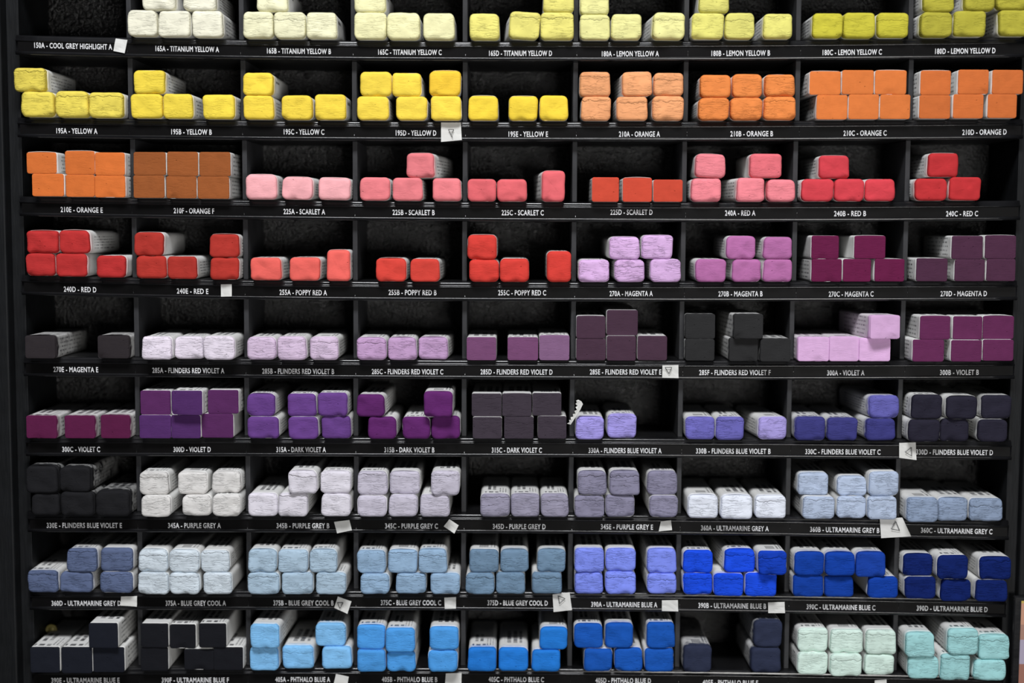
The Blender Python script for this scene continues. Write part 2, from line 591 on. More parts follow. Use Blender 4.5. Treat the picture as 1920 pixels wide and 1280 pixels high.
# ------------------------------------------------------------------ name labels
NAMES = [
    ['150A - COOL GREY HIGHLIGHT A', '165A - TITANIUM YELLOW A', '165B - TITANIUM YELLOW B', '165C - TITANIUM YELLOW C',
     '165D - TITANIUM YELLOW D', '180A - LEMON YELLOW A', '180B - LEMON YELLOW B', '180C - LEMON YELLOW C', '180D - LEMON YELLOW D'],
    ['195A - YELLOW A', '195B - YELLOW B', '195C - YELLOW C', '195D - YELLOW D', '195E - YELLOW E', '210A - ORANGE A',
     '210B - ORANGE B', '210C - ORANGE C', '210D - ORANGE D'],
    ['210E - ORANGE E', '210F - ORANGE F', '225A - SCARLET A', '225B - SCARLET B', '225C - SCARLET C', '225D - SCARLET D',
     '240A - RED A', '240B - RED B', '240C - RED C'],
    ['240D - RED D', '240E - RED E', '255A - POPPY RED A', '255B - POPPY RED B', '255C - POPPY RED C', '270A - MAGENTA A',
     '270B - MAGENTA B', '270C - MAGENTA C', '270D - MAGENTA D'],
    ['270E - MAGENTA E', '285A - FLINDERS RED VIOLET A', '285B - FLINDERS RED VIOLET B', '285C - FLINDERS RED VIOLET C',
     '285D - FLINDERS RED VIOLET D', '285E - FLINDERS RED VIOLET E', '285F - FLINDERS RED VIOLET F', '300A - VIOLET A', '300B - VIOLET B'],
    ['300C - VIOLET C', '300D - VIOLET D', '315A - DARK VIOLET A', '315B - DARK VIOLET B', '315C - DARK VIOLET C',
     '330A - FLINDERS BLUE VIOLET A', '330B - FLINDERS BLUE VIOLET B', '330C - FLINDERS BLUE VIOLET C', '330D - FLINDERS BLUE VIOLET D'],
    ['330E - FLINDERS BLUE VIOLET E', '345A - PURPLE GREY A', '345B - PURPLE GREY B', '345C - PURPLE GREY C', '345D - PURPLE GREY D',
     '345E - PURPLE GREY E', '360A - ULTRAMARINE GREY A', '360B - ULTRAMARINE GREY B', '360C - ULTRAMARINE GREY C'],
    ['360D - ULTRAMARINE GREY D', '375A - BLUE GREY COOL A', '375B - BLUE GREY COOL B', '375C - BLUE GREY COOL C',
     '375D - BLUE GREY COOL D', '390A - ULTRAMARINE BLUE A', '390B - ULTRAMARINE BLUE B', '390C - ULTRAMARINE BLUE C', '390D - ULTRAMARINE BLUE D'],
    ['390E - ULTRAMARINE BLUE E', '390F - ULTRAMARINE BLUE F', '405A - PHTHALO BLUE A', '405B - PHTHALO BLUE B', '405C - PHTHALO BLUE C',
     '405D - PHTHALO BLUE D', '405E - PHTHALO BLUE E', '', '']]
# centre of each line of lettering in the photograph: (x, y, width)
TXT = [
    [(137, 85.5, 146), (351, 91.5, 119), (560.5, 95.5, 120), (768.5, 97.5, 119), (976, 99.5, 118), (1182, 101, 107), (1389, 101, 110), (1598, 101, 111), (1810, 98.5, 113)],
    [(144, 247, 77), (359, 247, 76), (570, 247, 76), (780, 249, 76), (990.5, 252, 74), (1199, 252, 77), (1409.5, 252, 80), (1622, 252, 81), (1846, 248, 83)],
    [(153, 393, 79), (363.5, 395, 76), (570.5, 396.5, 78), (775.5, 398, 79), (980, 398.5, 79), (1184, 397.5, 79), (1388, 399, 57), (1594, 400, 60), (1804, 401.5, 60)],
    [(150, 544.5, 61), (361, 545.5, 59), (568.5, 548, 89), (773.5, 548, 90), (979, 548.5, 90), (1183.5, 550, 81), (1388.5, 550.5, 83), (1596, 551, 84), (1807, 553.5, 87)],
    [(142, 692.5, 84), (353, 697.5, 135), (559, 696, 135), (764, 696.5, 134), (968.5, 697, 135), (1173, 697, 134), (1378, 698, 134), (1586, 699.5, 70), (1799, 700, 73)],
    [(152, 843, 71), (360, 843, 70), (564.5, 843, 93), (767.5, 844, 94), (969, 844.5, 94), (1172, 847, 137), (1375, 848, 140), (1580.5, 849, 141), (1790, 847.5, 144)],
    [(158, 985.5, 141), (364.5, 989, 99), (568, 988.5, 99), (771.5, 987, 99), (973.5, 987, 99), (1175.5, 987.5, 98), (1378, 990, 127), (1584, 993, 130), (1794, 995, 134)],
    [(161.5, 1132.5, 130), (367, 1131.5, 113), (569, 1130, 113), (770.5, 1129.5, 113), (970.5, 1130, 113), (1170.5, 1133, 124), (1373, 1135.5, 127), (1577, 1138, 129), (1785.5, 1141, 133)],
    [(160, 1275, 128), (366, 1274.5, 126), (567.5, 1273.5, 103), (768, 1273.5, 104), (968, 1273.5, 104), (1168.5, 1275.5, 104), (1369.5, 1281, 104), None, None]]


def text_mesh(s):
    cu = bpy.data.curves.new('lettering', 'FONT')
    cu.body = s
    cu.size = 1.0
    cu.offset = 0.020
    cu.space_character = 1.10
    cu.space_word = 0.9
    cu.resolution_u = 3
    o = bpy.data.objects.new('lettering', cu)
    COL.objects.link(o)
    bpy.context.view_layer.update()
    dg = bpy.context.evaluated_depsgraph_get()
    me = bpy.data.meshes.new_from_object(o.evaluated_get(dg))
    v = [tuple(q.co) for q in me.vertices]
    f = [tuple(pl.vertices) for pl in me.polygons]
    bpy.data.objects.remove(o)
    bpy.data.curves.remove(cu)
    bpy.data.meshes.remove(me)
    return v, f


for j in range(9):
    for i in range(9):
        x0 = XL + 1.5 if i == 0 else DIVX[j][i - 1] + 0.6
        x1 = XR - 1.0 if i == 8 else DIVX[j][i] + 0.4
        v, f, fm = [], [], []
        K = 6
        for k in range(K + 1):
            X = x0 + (x1 - x0) * k / K
            z = floor_z(j, X)
            v += [(X, -5.75, z - 4.0), (X, -5.75, z - 10.05), (X, -5.52, z - 10.05), (X, -5.52, z - 4.0)]
        for k in range(K):
            for a in range(4):
                f.append((k * 4 + a, k * 4 + (a + 1) % 4, (k + 1) * 4 + (a + 1) % 4, (k + 1) * 4 + a))
        f += [(0, 3, 2, 1), (K * 4, K * 4 + 1, K * 4 + 2, K * 4 + 3)]
        fm = [0] * len(f)
        if NAMES[j][i]:
            px, py, pw = TXT[j][i]
            tv, tf = text_mesh(NAMES[j][i])
            xs = [q[0] for q in tv]
            ca, cz = at(px - pw / 2, py, -6), at(px + pw / 2, py, -6)
            w = cz[0] - ca[0]
            hcap = 3.3
            ys = [q[1] for q in tv]
            y0, y1 = 0.0, max(ys)
            sx = w / (max(xs) - min(xs))
            sz = hcap / (y1 - y0)
            X0 = ca[0]
            zc = (ca[1] + cz[1]) / 2
            lo = floor_z(j, (ca[0] + cz[0]) / 2) - 10.05 + 0.5 + hcap / 2
            hi = floor_z(j, (ca[0] + cz[0]) / 2) - 4.0 - 0.5 - hcap / 2
            zc = min(max(zc, lo), hi)
            slope = (floor_z(j, cz[0]) - floor_z(j, ca[0])) / w
            n0 = len(v)
            for q in tv:
                X = X0 + (q[0] - min(xs)) * sx
                v.append((X, -5.84, zc - hcap / 2 + q[1] * sz + slope * (X - (ca[0] + cz[0]) / 2)))
            f += [tuple(n0 + a for a in q) for q in tf]
            fm += [1] * len(tf)
        o = rackpart('name_label', v, f, [M_CARD, M_INK], fm)
        if NAMES[j][i]:
            o['label'] = 'black label lettered ' + NAMES[j][i].replace(' - ', ' ')


# ------------------------------------------------------------------ pastel sticks
def section(w, h, r, n=10):
    """rounded rectangle, centred, counter-clockwise from the top left; yields (x, z, u)"""
    pts = []
    r = min(r, w / 2 - 0.5, h / 2 - 0.5)
    # corners: top-right, bottom-right, bottom-left, top-left  (walk clockwise seen from the front)
    corners = [(w / 2 - r, h / 2 - r, 90), (w / 2 - r, -h / 2 + r, 0), (-w / 2 + r, -h / 2 + r, -90), (-w / 2 + r, h / 2 - r, 180)]
    m_ = 4
    side_n = 5
    for k, (cx, cz, a0) in enumerate(corners):
        # straight run before this corner
        L_ = (w - 2 * r) if k in (0, 2) else (h - 2 * r)
        px_, pz_, pa = corners[k - 1]
        pe = math.radians(pa - 90)
        sx_, sz_ = px_ + r * math.cos(pe), pz_ + r * math.sin(pe)
        ex_, ez_ = cx + r * math.cos(math.radians(a0)), cz + r * math.sin(math.radians(a0))
        tot = 1.0
        for t in range(1, side_n):
            q = t / side_n
            pts.append((sx_ + (ex_ - sx_) * q, sz_ + (ez_ - sz_) * q, k + 0.12 + 0.76 * q))
        for t in range(m_ + 1):
            a = math.radians(a0 - 90 * t / m_)
            uu = k + 0.88 + 0.24 * t / m_
            pts.append((cx + r * math.cos(a), cz + r * math.sin(a), uu))
    return pts


def nse(x, y, z):
    return noise.noise(Vector((x, y, z)))


def pastel_stick(w, h, length, sharp, seed, colour, crack, wrap_kind, gap, parent, loose=False):
    rnd = random.Random(seed)
    shear = 0.0 if sharp else rnd.uniform(-0.5, 0.5)
    taper = 0.0 if sharp else rnd.uniform(-0.03, 0.06)
    lid = rnd.choice([0, 0, 0.35, 0.6]) if loose else 0.0

    def bend(x, z):
        q = z / h
        x = x * (1 - abs(shear) / w * 1.0 - abs(taper) * 0.5) + shear * q
        return x * (1 - taper * q), z

    # pigment core: slightly smaller than the sleeve
    cr = (1.35 if sharp else rnd.uniform(2.6, 3.5))
    er = (0.35 if sharp else rnd.uniform(1.3, 2.0))
    sec = section(w, h, cr)
    n = len(sec)
    v, f = [], []
    sd = seed * 3.17
    # rings from the back to the front edge, then over the edge to the middle of the face
    rings = [(0.985, length - 1.2), (0.985, gap + 2.0), (1.0, gap), (1.0, er)]
    for a in (30, 60, 90):
        t = math.radians(a)
        rings.append((('in', er * (1 - math.cos(t))), er * (1 - math.sin(t))))
    for s in (0.80, 0.60, 0.40, 0.2):
        rings.append((('sc', s), 0.0))
    chip = rnd.random() < (0.25 if sharp else 0.45)
    ca = rnd.uniform(-0.45, 0.45) * w
    for s, y in rings:
        for (x, z, u) in sec:
            if isinstance(s, tuple):
                if s[0] == 'in':
                    kx = (w / 2 - s[1]) / (w / 2)
                    kz = (h / 2 - s[1]) / (h / 2)
                else:
                    base = (w / 2 - er) / (w / 2), (h / 2 - er) / (h / 2)
                    kx, kz = base[0] * s[1], base[1] * s[1]
            else:
                kx = kz = s
            X, Z = x * kx, z * kz
            amp = 0.10 if sharp else 0.32
            if y < gap + 1:
                X += amp * nse(x * 0.25 + sd, y * 0.3, z * 0.25)
                Z += amp * 0.9 * nse(x * 0.25 + sd + 9, y * 0.3, z * 0.25)
            Y = y
            if y <= er:
                Y += (0.25 if sharp else 0.75) * nse(X * 0.16 + sd, 3.3, Z * 0.16) \
                     + (0.04 if sharp else 0.16) * nse(X * 0.5 + sd, 7.3, Z * 1.3)
                if chip and Z < -h / 2 + 3.0:
                    d_ = abs(X - ca)
                    if d_ < 3.5:
                        q = (1 - d_ / 3.5) * min(1, (-h / 2 + 3.0 - Z) / 2.0)
                        Y += 1.3 * q
                        Z += 0.5 * q
            Z = max(Z, -h / 2)
            X = max(-w / 2, min(w / 2, X))
            Z = min(Z, h / 2)
            X, Z = bend(X, Z)
            v.append((X, Y, Z))
    for k in range(len(rings) - 1):
        for a in range(n):
            b = (a + 1) % n
            f.append((k * n + a, k * n + b, (k + 1) * n + b, (k + 1) * n + a))
    v.append((0, 0.6 * nse(sd, 3.3, 0), 0))
    last = (len(rings) - 1) * n
    for a in range(n):
        f.append((last + a, last + (a + 1) % n, len(v) - 1))
    f.append(tuple(range(n))[::-1])
    core = mesh_object('pigment_core', v, f, M_PIG, parent, smooth=True)
    core.color = (*lin(colour), crack)
    # paper sleeve
    v, f, uv = [], [], []
    t_ = 0.18
    out = section(w, h, cr + 0.1)
    inn = section(w - 2 * t_, h - 2 * t_, cr)
    wav = rnd.uniform(0.15, 0.5)
    def edge(a):
        return gap + wav * nse(math.cos(a) * 1.5 + sd, math.sin(a) * 1.5, 1.1) + (0.0 if sharp else 0.3 * nse(a * 3, sd, 0))
    ys = [0.0, 3.0, length * 0.5, length - 2.0, length]
    ring0 = []
    for k, y in enumerate(ys):
        for a, (x, z, u) in enumerate(out):
            e = edge(a / n * 2 * math.pi)
            yy = e if k == 0 else (max(e + 0.5, gap + y) if k == 1 else y)
            s = 1.0 if k < 4 else 0.9
            X, Z = bend(x * s, z * s)
            if z > h / 2 - 0.3 and k < 2:
                Z += lid * (1 - (2 * x / w) ** 2) * (1.0 if k == 0 else 0.7)
            v.append((X, yy, Z))
    for a, (x, z, u) in enumerate(inn):
        X, Z = bend(x, z)
        if z > h / 2 - 0.6:
            Z += lid * (1 - (2 * x / w) ** 2)
        v.append((X, edge(a / n * 2 * math.pi), Z))
    for a, (x, z, u) in enumerate(inn):
        X, Z = bend(x, z)
        v.append((X, gap + 4, Z))
    U = [q[2] for q in out]
    for k in range(4):
        for a in range(n):
            b = (a + 1) % n
            f.append((k * n + a, (k + 1) * n + a, (k + 1) * n + b, k * n + b))
            ua, ub = U[a], U[b]
            if ub < ua - 2:
                ub += 4
            # keep whole faces on one side of the stick
            sd_ = math.floor((ua + ub) / 2)
            fa, fb = ua - sd_, ub - sd_
            sd_ %= 4
            fa, fb = min(max(fa, 0.001), 0.999), min(max(fb, 0.001), 0.999)
            y0, y1 = ys[k], ys[k + 1]
            uv.append([(sd_ + fa, y0), (sd_ + fa, y1), (sd_ + fb, y1), (sd_ + fb, y0)])
    for a in range(n):
        b = (a + 1) % n
        f.append((5 * n + a, a, b, 5 * n + b))
        uv.append([(2.5, 1)] * 4)
        f.append((6 * n + a, 5 * n + a, 5 * n + b, 6 * n + b))
        uv.append([(2.5, 1)] * 4)
    f.append(tuple(4 * n + a for a in range(n)))
    uv.append([(2.5, 40)] * n)
    sl = mesh_object('paper_wrapper', v, f, M_WRAP[wrap_kind], parent, smooth=True, uvs=uv)
    sl.color = (*lin(colour), rnd.uniform(0.25, 0.9) if not sharp else rnd.uniform(0.05, 0.35))
    return core, sl


ZF = 1920 / 680
TILE = {'a': 0, 'b': 260, 'c': 550, 'd': 850, 'e': 1100}
TX = {'1': 0, '2': 640, '3': 1240}
# cell: tile, colour, style (r = rounded and wrinkled, s = cut square), wrinkles, colour word, lower row, upper row
# a stick: x0, y0, x1, y1 of its face in tile units, then sideways shift of its far end (mm), then roll (degrees), then own colour
C = {
 (0, 1): ('a1', (232, 229, 208), 'r', .5, 'creamy white', [(670,62,832,200),(833,65,1008,202),(1012,62,1178,202)], [(748,-70,928,62),(965,-65,1142,62)]),
 (0, 2): ('a1', (234, 231, 194), 'r', .5, 'pale cream', [(1283,65,1447,205),(1447,68,1617,208),(1617,65,1785,205)], [(1357,-70,1522,64)]),
 (0, 3): ('a2', (235, 231, 180), 'r', .35, 'pale cream', [(67,70,238,212),(240,70,415,212),(432,73,600,213)], [(63,-68,235,66)]),
 (0, 4): ('a2', (226, 217, 120), 'r', .6, 'soft yellow', [(675,73,840,212),(885,70,1058,213,-5,3),(1065,68,1243,213,-2)], [(1068,-70,1240,68)]),
 (0, 5): ('a2', (228, 224, 152), 'r', .5, 'pale lemon', [(1262,80,1425,212),(1428,78,1592,213),(1650,73,1828,215,-5)], [(1258,-65,1420,78)]),
 (0, 6): ('a3', (218, 212, 116), 'r', .5, 'light lemon', [(150,75,325,213),(328,75,490,213),(540,80,698,212)], [(200,-70,362,74)]),
 (0, 7): ('a3', (194, 186, 60), 'r', .4, 'lemon yellow', [(802,80,965,212),(966,80,1135,213),(1145,82,1313,213)], []),
 (0, 8): ('a3', (170, 163, 58), 'r', .4, 'olive lemon', [(1378,78,1542,210),(1552,74,1720,210),(1790,70,1960,208)], [(1388,-68,1555,72),(1612,-70,1772,68),(1780,-70,1950,65)]),
 (1, 0): ('a1', (222, 203, 86), 'r', .6, 'soft yellow', [(107,488,282,622),(312,487,490,627),(492,493,675,628)], [(68,360,235,485,1)]),
 (1, 1): ('a1', (234, 208, 72), 'r', .3, 'bright yellow', [(688,503,858,632),(856,500,1020,632,1),(1070,505,1240,635)], [(705,375,870,498)]),
 (1, 2): ('a1', (238, 208, 72), 'r', .25, 'warm yellow', [(1283,505,1450,632),(1488,506,1652,635),(1665,500,1832,636)], [(1283,382,1445,502)]),
 (1, 3): ('a2', (240, 210, 76), 'r', .15, 'golden yellow', [(82,513,252,640),(288,513,455,640),(480,510,645,640)], [(98,380,265,510),(265,388,425,512),(462,382,635,515,0,0,(238,196,60))]),
 (1, 4): ('a2', (236, 204, 64), 'r', .1, 'deep golden yellow', [(670,515,833,645),(883,515,1042,645),(1046,510,1205,643)], []),
 (1, 5): ('a2', (233, 162, 112), 'r', .55, 'pale orange', [(1268,517,1430,645),(1455,518,1625,645),(1648,515,1815,645)], [(1260,382,1428,512),(1490,385,1650,513,-3,-2),(1655,390,1813,512)]),
 (1, 6): ('a3', (228, 134, 70), 'r', .5, 'light orange', [(197,520,362,640),(368,520,537,640),(545,516,715,640)], [(208,390,370,510),(376,390,537,514),(548,395,713,512)]),
 (1, 7): ('a3', (212, 117, 58), 's', .05, 'orange', [(822,510,985,640),(992,508,1152,640),(1158,510,1318,640)], [(785,378,950,503),(958,372,1125,500),(1132,375,1298,503)]),
 (1, 8): ('a3', (198, 105, 52), 's', .08, 'deep orange', [(1366,515,1530,640),(1545,512,1705,640),(1728,508,1882,635)], [(1372,380,1533,510),(1572,378,1733,508),(1752,380,1915,508)]),
 (2, 0): ('b1', (207, 109, 50), 's', .1, 'burnt orange', [(170,202,337,322),(348,205,508,323),(517,206,678,322)], [(140,85,300,198,2),(358,80,515,205),(520,80,678,202)]),
 (2, 1): ('b1', (150, 84, 42), 's', .15, 'rusty brown', [(706,203,870,323),(880,205,1040,323),(1046,206,1213,325)], [(707,80,877,203),(885,76,1048,205),(1055,76,1220,205)]),
 (2, 2): ('b1', (238, 170, 175), 'r', .1, 'baby pink', [(1298,197,1465,330),(1488,208,1655,328,3,1),(1683,210,1858,328,0,1)], []),
 (2, 3): ('b2', (226, 124, 130), 'r', .1, 'salmon pink', [(95,208,258,332),(268,210,433,333),(480,208,643,330)], [(338,80,492,210,10)]),
 (2, 4): ('b2', (218, 100, 106), 'r', .05, 'coral pink', [(667,213,820,332),(822,213,985,332),(1062,172,1187,336,-5)], []),
 (2, 5): ('b2', (198, 72, 52), 's', .05, 'scarlet', [(1327,203,1470,333),(1490,205,1645,332),(1652,210,1807,328)], []),
 (2, 6): ('b3', (230, 130, 140), 'r', .25, 'rose pink', [(158,207,320,332),(400,203,553,330,-5),(560,212,720,330)], [(178,80,342,205,0,2),(470,82,640,210,0,0,(228,112,122))]),
 (2, 7): ('b3', (206, 64, 74), 'r', .06, 'rose red', [(727,213,900,333),(903,213,1065,333),(1068,215,1230,333)], [(833,88,1000,210)]),
 (2, 8): ('b3', (188, 48, 52), 'r', .06, 'crimson red', [(1330,212,1502,330),(1525,208,1695,332)], [(1413,82,1577,208)]),
 (3, 0): ('b1', (178, 46, 46), 'r', .12, 'deep red', [(133,625,290,745),(292,625,460,748),(505,628,665,745)], [(137,503,305,622),(308,503,475,625,2)]),
 (3, 1): ('b1', (170, 50, 42), 'r', .1, 'brick red', [(718,630,880,750),(882,628,1043,748),(1108,632,1270,750)], [(707,503,865,627),(1107,505,1270,627)]),
 (3, 2): ('b1', (230, 100, 92), 'r', .08, 'light coral red', [(1322,635,1490,755),(1530,632,1695,755),(1728,590,1855,755)], []),
 (3, 3): ('b2', (208, 66, 56), 'r', .08, 'poppy red', [(182,635,343,758),(362,635,522,757,1)], []),
 (3, 4): ('b2', (204, 60, 52), 'r', .12, 'bright poppy red', [(676,640,835,760),(838,632,995,757),(1087,595,1218,760)], [(665,502,825,632)]),
 (3, 5): ('b2', (211, 172, 218), 'r', .95, 'pale pink lilac', [(1255,635,1420,755),(1445,640,1608,760),(1635,635,1800,758)], [(1417,515,1585,635,-2),(1590,515,1757,640)]),
 (3, 6): ('b3', (176, 106, 160), 'r', .15, 'orchid', [(180,640,345,762),(375,640,530,760),(538,640,697,760)], [(345,508,500,632),(540,515,697,633)]),
 (3, 7): ('b3', (100, 24, 66), 's', .15, 'deep magenta', [(795,640,955,760),(962,640,1110,760),(1130,640,1287,760)], [(795,513,940,637),(1022,513,1187,635)]),
 (3, 8): ('b3', (72, 40, 62), 's', .15, 'dark plum', [(1350,640,1515,762),(1553,645,1712,762),(1722,642,1875,760)], [(1538,517,1702,640),(1715,513,1878,637)]),
 (4, 0): ('c1', (44, 39, 42), 's', .05, 'brownish black', [(132,225,292,345,1),(540,225,705,345)], []),
 (4, 1): ('c1', (226, 216, 230), 'r', .8, 'off white lilac', [(745,230,908,352),(912,230,1068,348),(1072,228,1242,353)], []),
 (4, 2): ('c1', (210, 188, 214), 'r', .75, 'pale lilac', [(1305,232,1460,353),(1463,230,1622,355),(1638,230,1790,355)], []),
 (4, 3): ('c2', (185, 150, 190), 'r', .7, 'soft lilac', [(78,235,238,355),(242,235,400,355),(405,232,565,350,3)], []),
 (4, 4): ('c2', (114, 70, 108), 's', .15, 'dusky mauve', [(662,232,820,355),(880,232,1042,355),(1048,222,1208,355,0,0,(126,92,126))], []),
 (4, 5): ('c2', (68, 46, 62), 's', .1, 'dark aubergine', [(1242,240,1400,355),(1405,225,1560,357),(1568,225,1725,355)], [(1243,120,1398,240),(1405,87,1570,222)]),
 (4, 6): ('c3', (40, 40, 41), 's', .1, 'charcoal', [(122,243,282,357),(360,238,512,360),(525,240,685,362)], [(125,108,285,240),(385,110,540,240,-3)]),
 (4, 7): ('c3', (212, 170, 212), 's', .1, 'pale violet', [(707,232,872,360),(877,230,1032,360),(1040,238,1205,360)], [(1105,122,1267,247,-6)]),
 (4, 8): ('c3', (94, 38, 78), 's', .12, 'plum violet', [(1322,245,1488,362),(1535,248,1697,362),(1703,245,1865,358)], [(1370,120,1530,245),(1545,122,1700,245),(1703,120,1867,243)]),
 (5, 0): ('c1', (86, 24, 64), 's', .06, 'wine purple', [(138,648,300,768,1),(342,648,502,768),(545,645,700,768)], []),
 (5, 1): ('c1', (78, 42, 98), 's', .12, 'deep violet', [(738,645,905,768),(905,645,1062,768),(1065,637,1235,765,0,0,(84,38,88))], [(743,515,903,643,0,0,(84,38,88)),(908,515,1070,645),(1100,512,1262,637,0,0,(84,38,88))]),
 (5, 2): ('c1', (100, 62, 132), 'r', .2, 'mid violet', [(1307,655,1475,770),(1523,655,1685,773),(1700,650,1865,770)], [(1297,533,1457,652),(1517,533,1675,652),(1680,528,1840,652)]),
 (5, 3): ('c2', (90, 34, 98), 'r', .12, 'rich purple', [(138,655,292,772),(320,655,472,772),(475,650,630,772)], [(73,537,230,655,2),(435,520,590,658)]),
 (5, 4): ('c2', (60, 52, 62), 's', .3, 'violet black', [(695,655,850,770),(862,652,1018,770),(1040,650,1192,770)], [(690,530,848,652),(852,530,1007,652),(1012,528,1165,648)]),
 (5, 5): ('c2', (160, 150, 222), 'r', .9, 'periwinkle', [(1235,655,1393,775),(1407,640,1565,767)], []),
 (5, 6): ('c3', (106, 102, 180), 'r', .7, 'blue violet', [(127,655,285,775),(290,655,440,778),(515,655,670,775,-6,0,(168,156,220))], []),
 (5, 7): ('c3', (58, 58, 122), 'r', .3, 'dark blue violet', [(708,655,872,780),(880,660,1042,780),(1085,665,1243,780,-3)], [(1108,542,1275,662,-6,0,(100,98,174))]),
 (5, 8): ('c3', (34, 32, 46), 'r', .2, 'blue black', [(1285,668,1458,787),(1472,665,1632,785),(1677,670,1837,787)], [(1325,538,1492,667),(1510,545,1677,668),(1697,540,1858,665)]),
 (6, 0): ('d1', (24, 24, 27), 'r', .15, 'near black', [(160,210,315,330),(317,207,495,333),(502,200,690,335)], [(132,70,305,212),(313,75,477,205,1)]),
 (6, 1): ('d1', (212, 210, 208), 'r', .7, 'whitish grey', [(745,225,902,338),(960,222,1118,333),(1122,220,1280,335)], [(733,100,892,220),(937,100,1097,218),(1117,97,1275,212)]),
 (6, 2): ('d1', (214, 210, 220), 'r', .6, 'very pale purple grey', [(1310,212,1470,335),(1470,212,1630,337),(1705,215,1867,335)], [(1522,100,1678,222),(1702,95,1867,213)]),
 (6, 3): ('d2', (190, 185, 200), 'r', .6, 'pale purple grey', [(82,225,240,337),(248,222,405,337),(413,222,575,338)], [(82,97,245,222),(255,97,415,217),(472,95,632,225)]),
 (6, 4): ('d2', (146, 142, 162), 'r', .7, 'mid purple grey', [(735,215,893,338),(897,215,1050,337),(1053,215,1210,338)], []),
 (6, 5): ('d2', (132, 129, 152), 'r', .8, 'slate purple grey', [(1235,225,1393,340),(1397,220,1555,338),(1630,225,1787,340)], [(1250,95,1408,222),(1418,95,1583,222),(1618,95,1783,220)]),
 (6, 6): ('d3', (224, 229, 241), 'r', .7, 'icy white', [(140,222,303,345),(315,225,487,350),(497,225,663,345)], []),
 (6, 7): ('d3', (176, 190, 214), 'r', .9, 'pale blue grey', [(750,232,922,350),(930,230,1087,345),(1090,230,1250,352)], [(725,105,887,222),(930,118,1092,222),(1097,98,1262,228)]),
 (6, 8): ('d3', (136, 152, 178), 'r', .95, 'mid blue grey', [(1285,235,1450,367),(1462,237,1627,360),(1632,240,1812,360)], []),
 (7, 0): ('d1', (90, 103, 136), 'r', .9, 'denim blue grey', [(140,622,305,738),(313,628,490,738),(537,630,713,742)], [(347,507,513,630),(537,503,713,627)]),
 (7, 1): ('d1', (206, 217, 226), 'r', .8, 'frosty blue white', [(727,633,890,748),(892,633,1055,748),(1072,633,1227,748)], [(728,512,888,630),(892,512,1055,632),(1060,515,1215,630)]),
 (7, 2): ('d1', (168, 191, 210), 'r', .7, 'pale powder blue', [(1308,633,1477,748),(1490,633,1655,748),(1672,633,1830,748)], [(1310,510,1465,632),(1470,512,1630,632),(1637,512,1783,632)]),
 (7, 3): ('d2', (144, 173, 202), 'r', .6, 'powder blue', [(97,640,255,748),(285,637,450,745),(470,635,628,747)], [(78,515,235,635),(245,512,403,635),(405,510,562,635)]),
 (7, 4): ('d2', (110, 137, 163), 'r', .6, 'steel blue', [(655,635,812,748),(817,632,975,745),(1007,633,1170,745)], [(677,510,833,632),(840,512,993,630),(1035,510,1190,630)]),
 (7, 5): ('d2', (126, 142, 238), 'r', .8, 'cornflower blue', [(1232,630,1390,745),(1397,625,1562,747),(1618,637,1777,745)], [(1235,505,1392,632),(1400,505,1560,625),(1617,507,1782,635,-1)]),
 (7, 6): ('d3', (22, 76, 226), 'r', .7, 'bright ultramarine', [(112,635,273,750),(278,638,437,758),(445,635,613,760)], [(113,515,275,635),(335,510,500,630,-4),(507,518,668,647,0,0,(14,62,186))]),
 (7, 7): ('d3', (10, 60, 158), 'r', .3, 'ultramarine blue', [(695,645,860,762),(862,653,1023,762),(1095,655,1258,768)], [(692,523,852,648),(855,527,1020,650),(1028,525,1190,657,0,0,(20,62,158))]),
 (7, 8): ('d3', (5, 29, 96), 'r', .7, 'dark ultramarine', [(1290,655,1458,772),(1480,670,1645,785),(1667,675,1837,787)], [(1278,535,1440,650),(1450,543,1615,672),(1697,550,1868,672)]),
 (8, 0): ('e1', (22, 25, 35), 's', .05, 'ink blue black', [(160,320,315,455),(325,320,487,458),(492,320,658,453)], [(470,193,623,325)]),
 (8, 1): ('e1', (19, 20, 26), 's', .08, 'blackish', [(745,320,890,445),(975,330,1132,440),(1140,320,1295,442)], [(745,195,890,322),(893,200,1035,327),(1053,195,1197,322)]),
 (8, 2): ('e1', (128, 188, 236), 'r', .35, 'light sky blue', [(1318,320,1475,445),(1492,315,1660,437),(1700,320,1865,437)], [(1322,200,1478,330,2),(1668,195,1830,315)]),
 (8, 3): ('e2', (74, 150, 220), 'r', .25, 'sky blue', [(80,337,235,453),(237,343,395,452),(457,337,617,453)], [(80,205,233,333),(232,222,390,350),(465,215,622,337)]),
 (8, 4): ('e2', (32, 118, 208), 'r', .15, 'azure blue', [(667,325,823,450),(832,325,990,450),(1005,337,1163,452)], [(1048,217,1203,335)]),
 (8, 5): ('e2', (20, 84, 178), 'r', .2, 'strong blue', [(1283,330,1437,452),(1445,325,1597,450),(1605,327,1762,453)], [(1230,198,1387,327),(1397,195,1547,327),(1615,193,1770,328)]),
 (8, 6): ('e3', (40, 46, 68), 'r', .15, 'navy black', [(118,313,268,455),(473,325,637,458)], [(490,180,643,323)]),
 (8, 7): ('e3', (208, 230, 220), 'r', .5, 'pale mint', [(720,348,885,468),(895,358,1065,477),(1077,358,1237,470)], [(722,220,885,345),(895,230,1072,352),(1083,232,1248,360)]),
 (8, 8): ('e3', (154, 204, 206), 'r', .6, 'pale aqua', [(1305,370,1472,488),(1480,360,1640,498),(1655,390,1832,500)], [(1290,245,1452,375),(1517,245,1682,383),(1690,258,1858,388)]),
}
PLACE = {1: [''], 2: ['left', 'right'], 3: ['left', 'middle', 'right']}
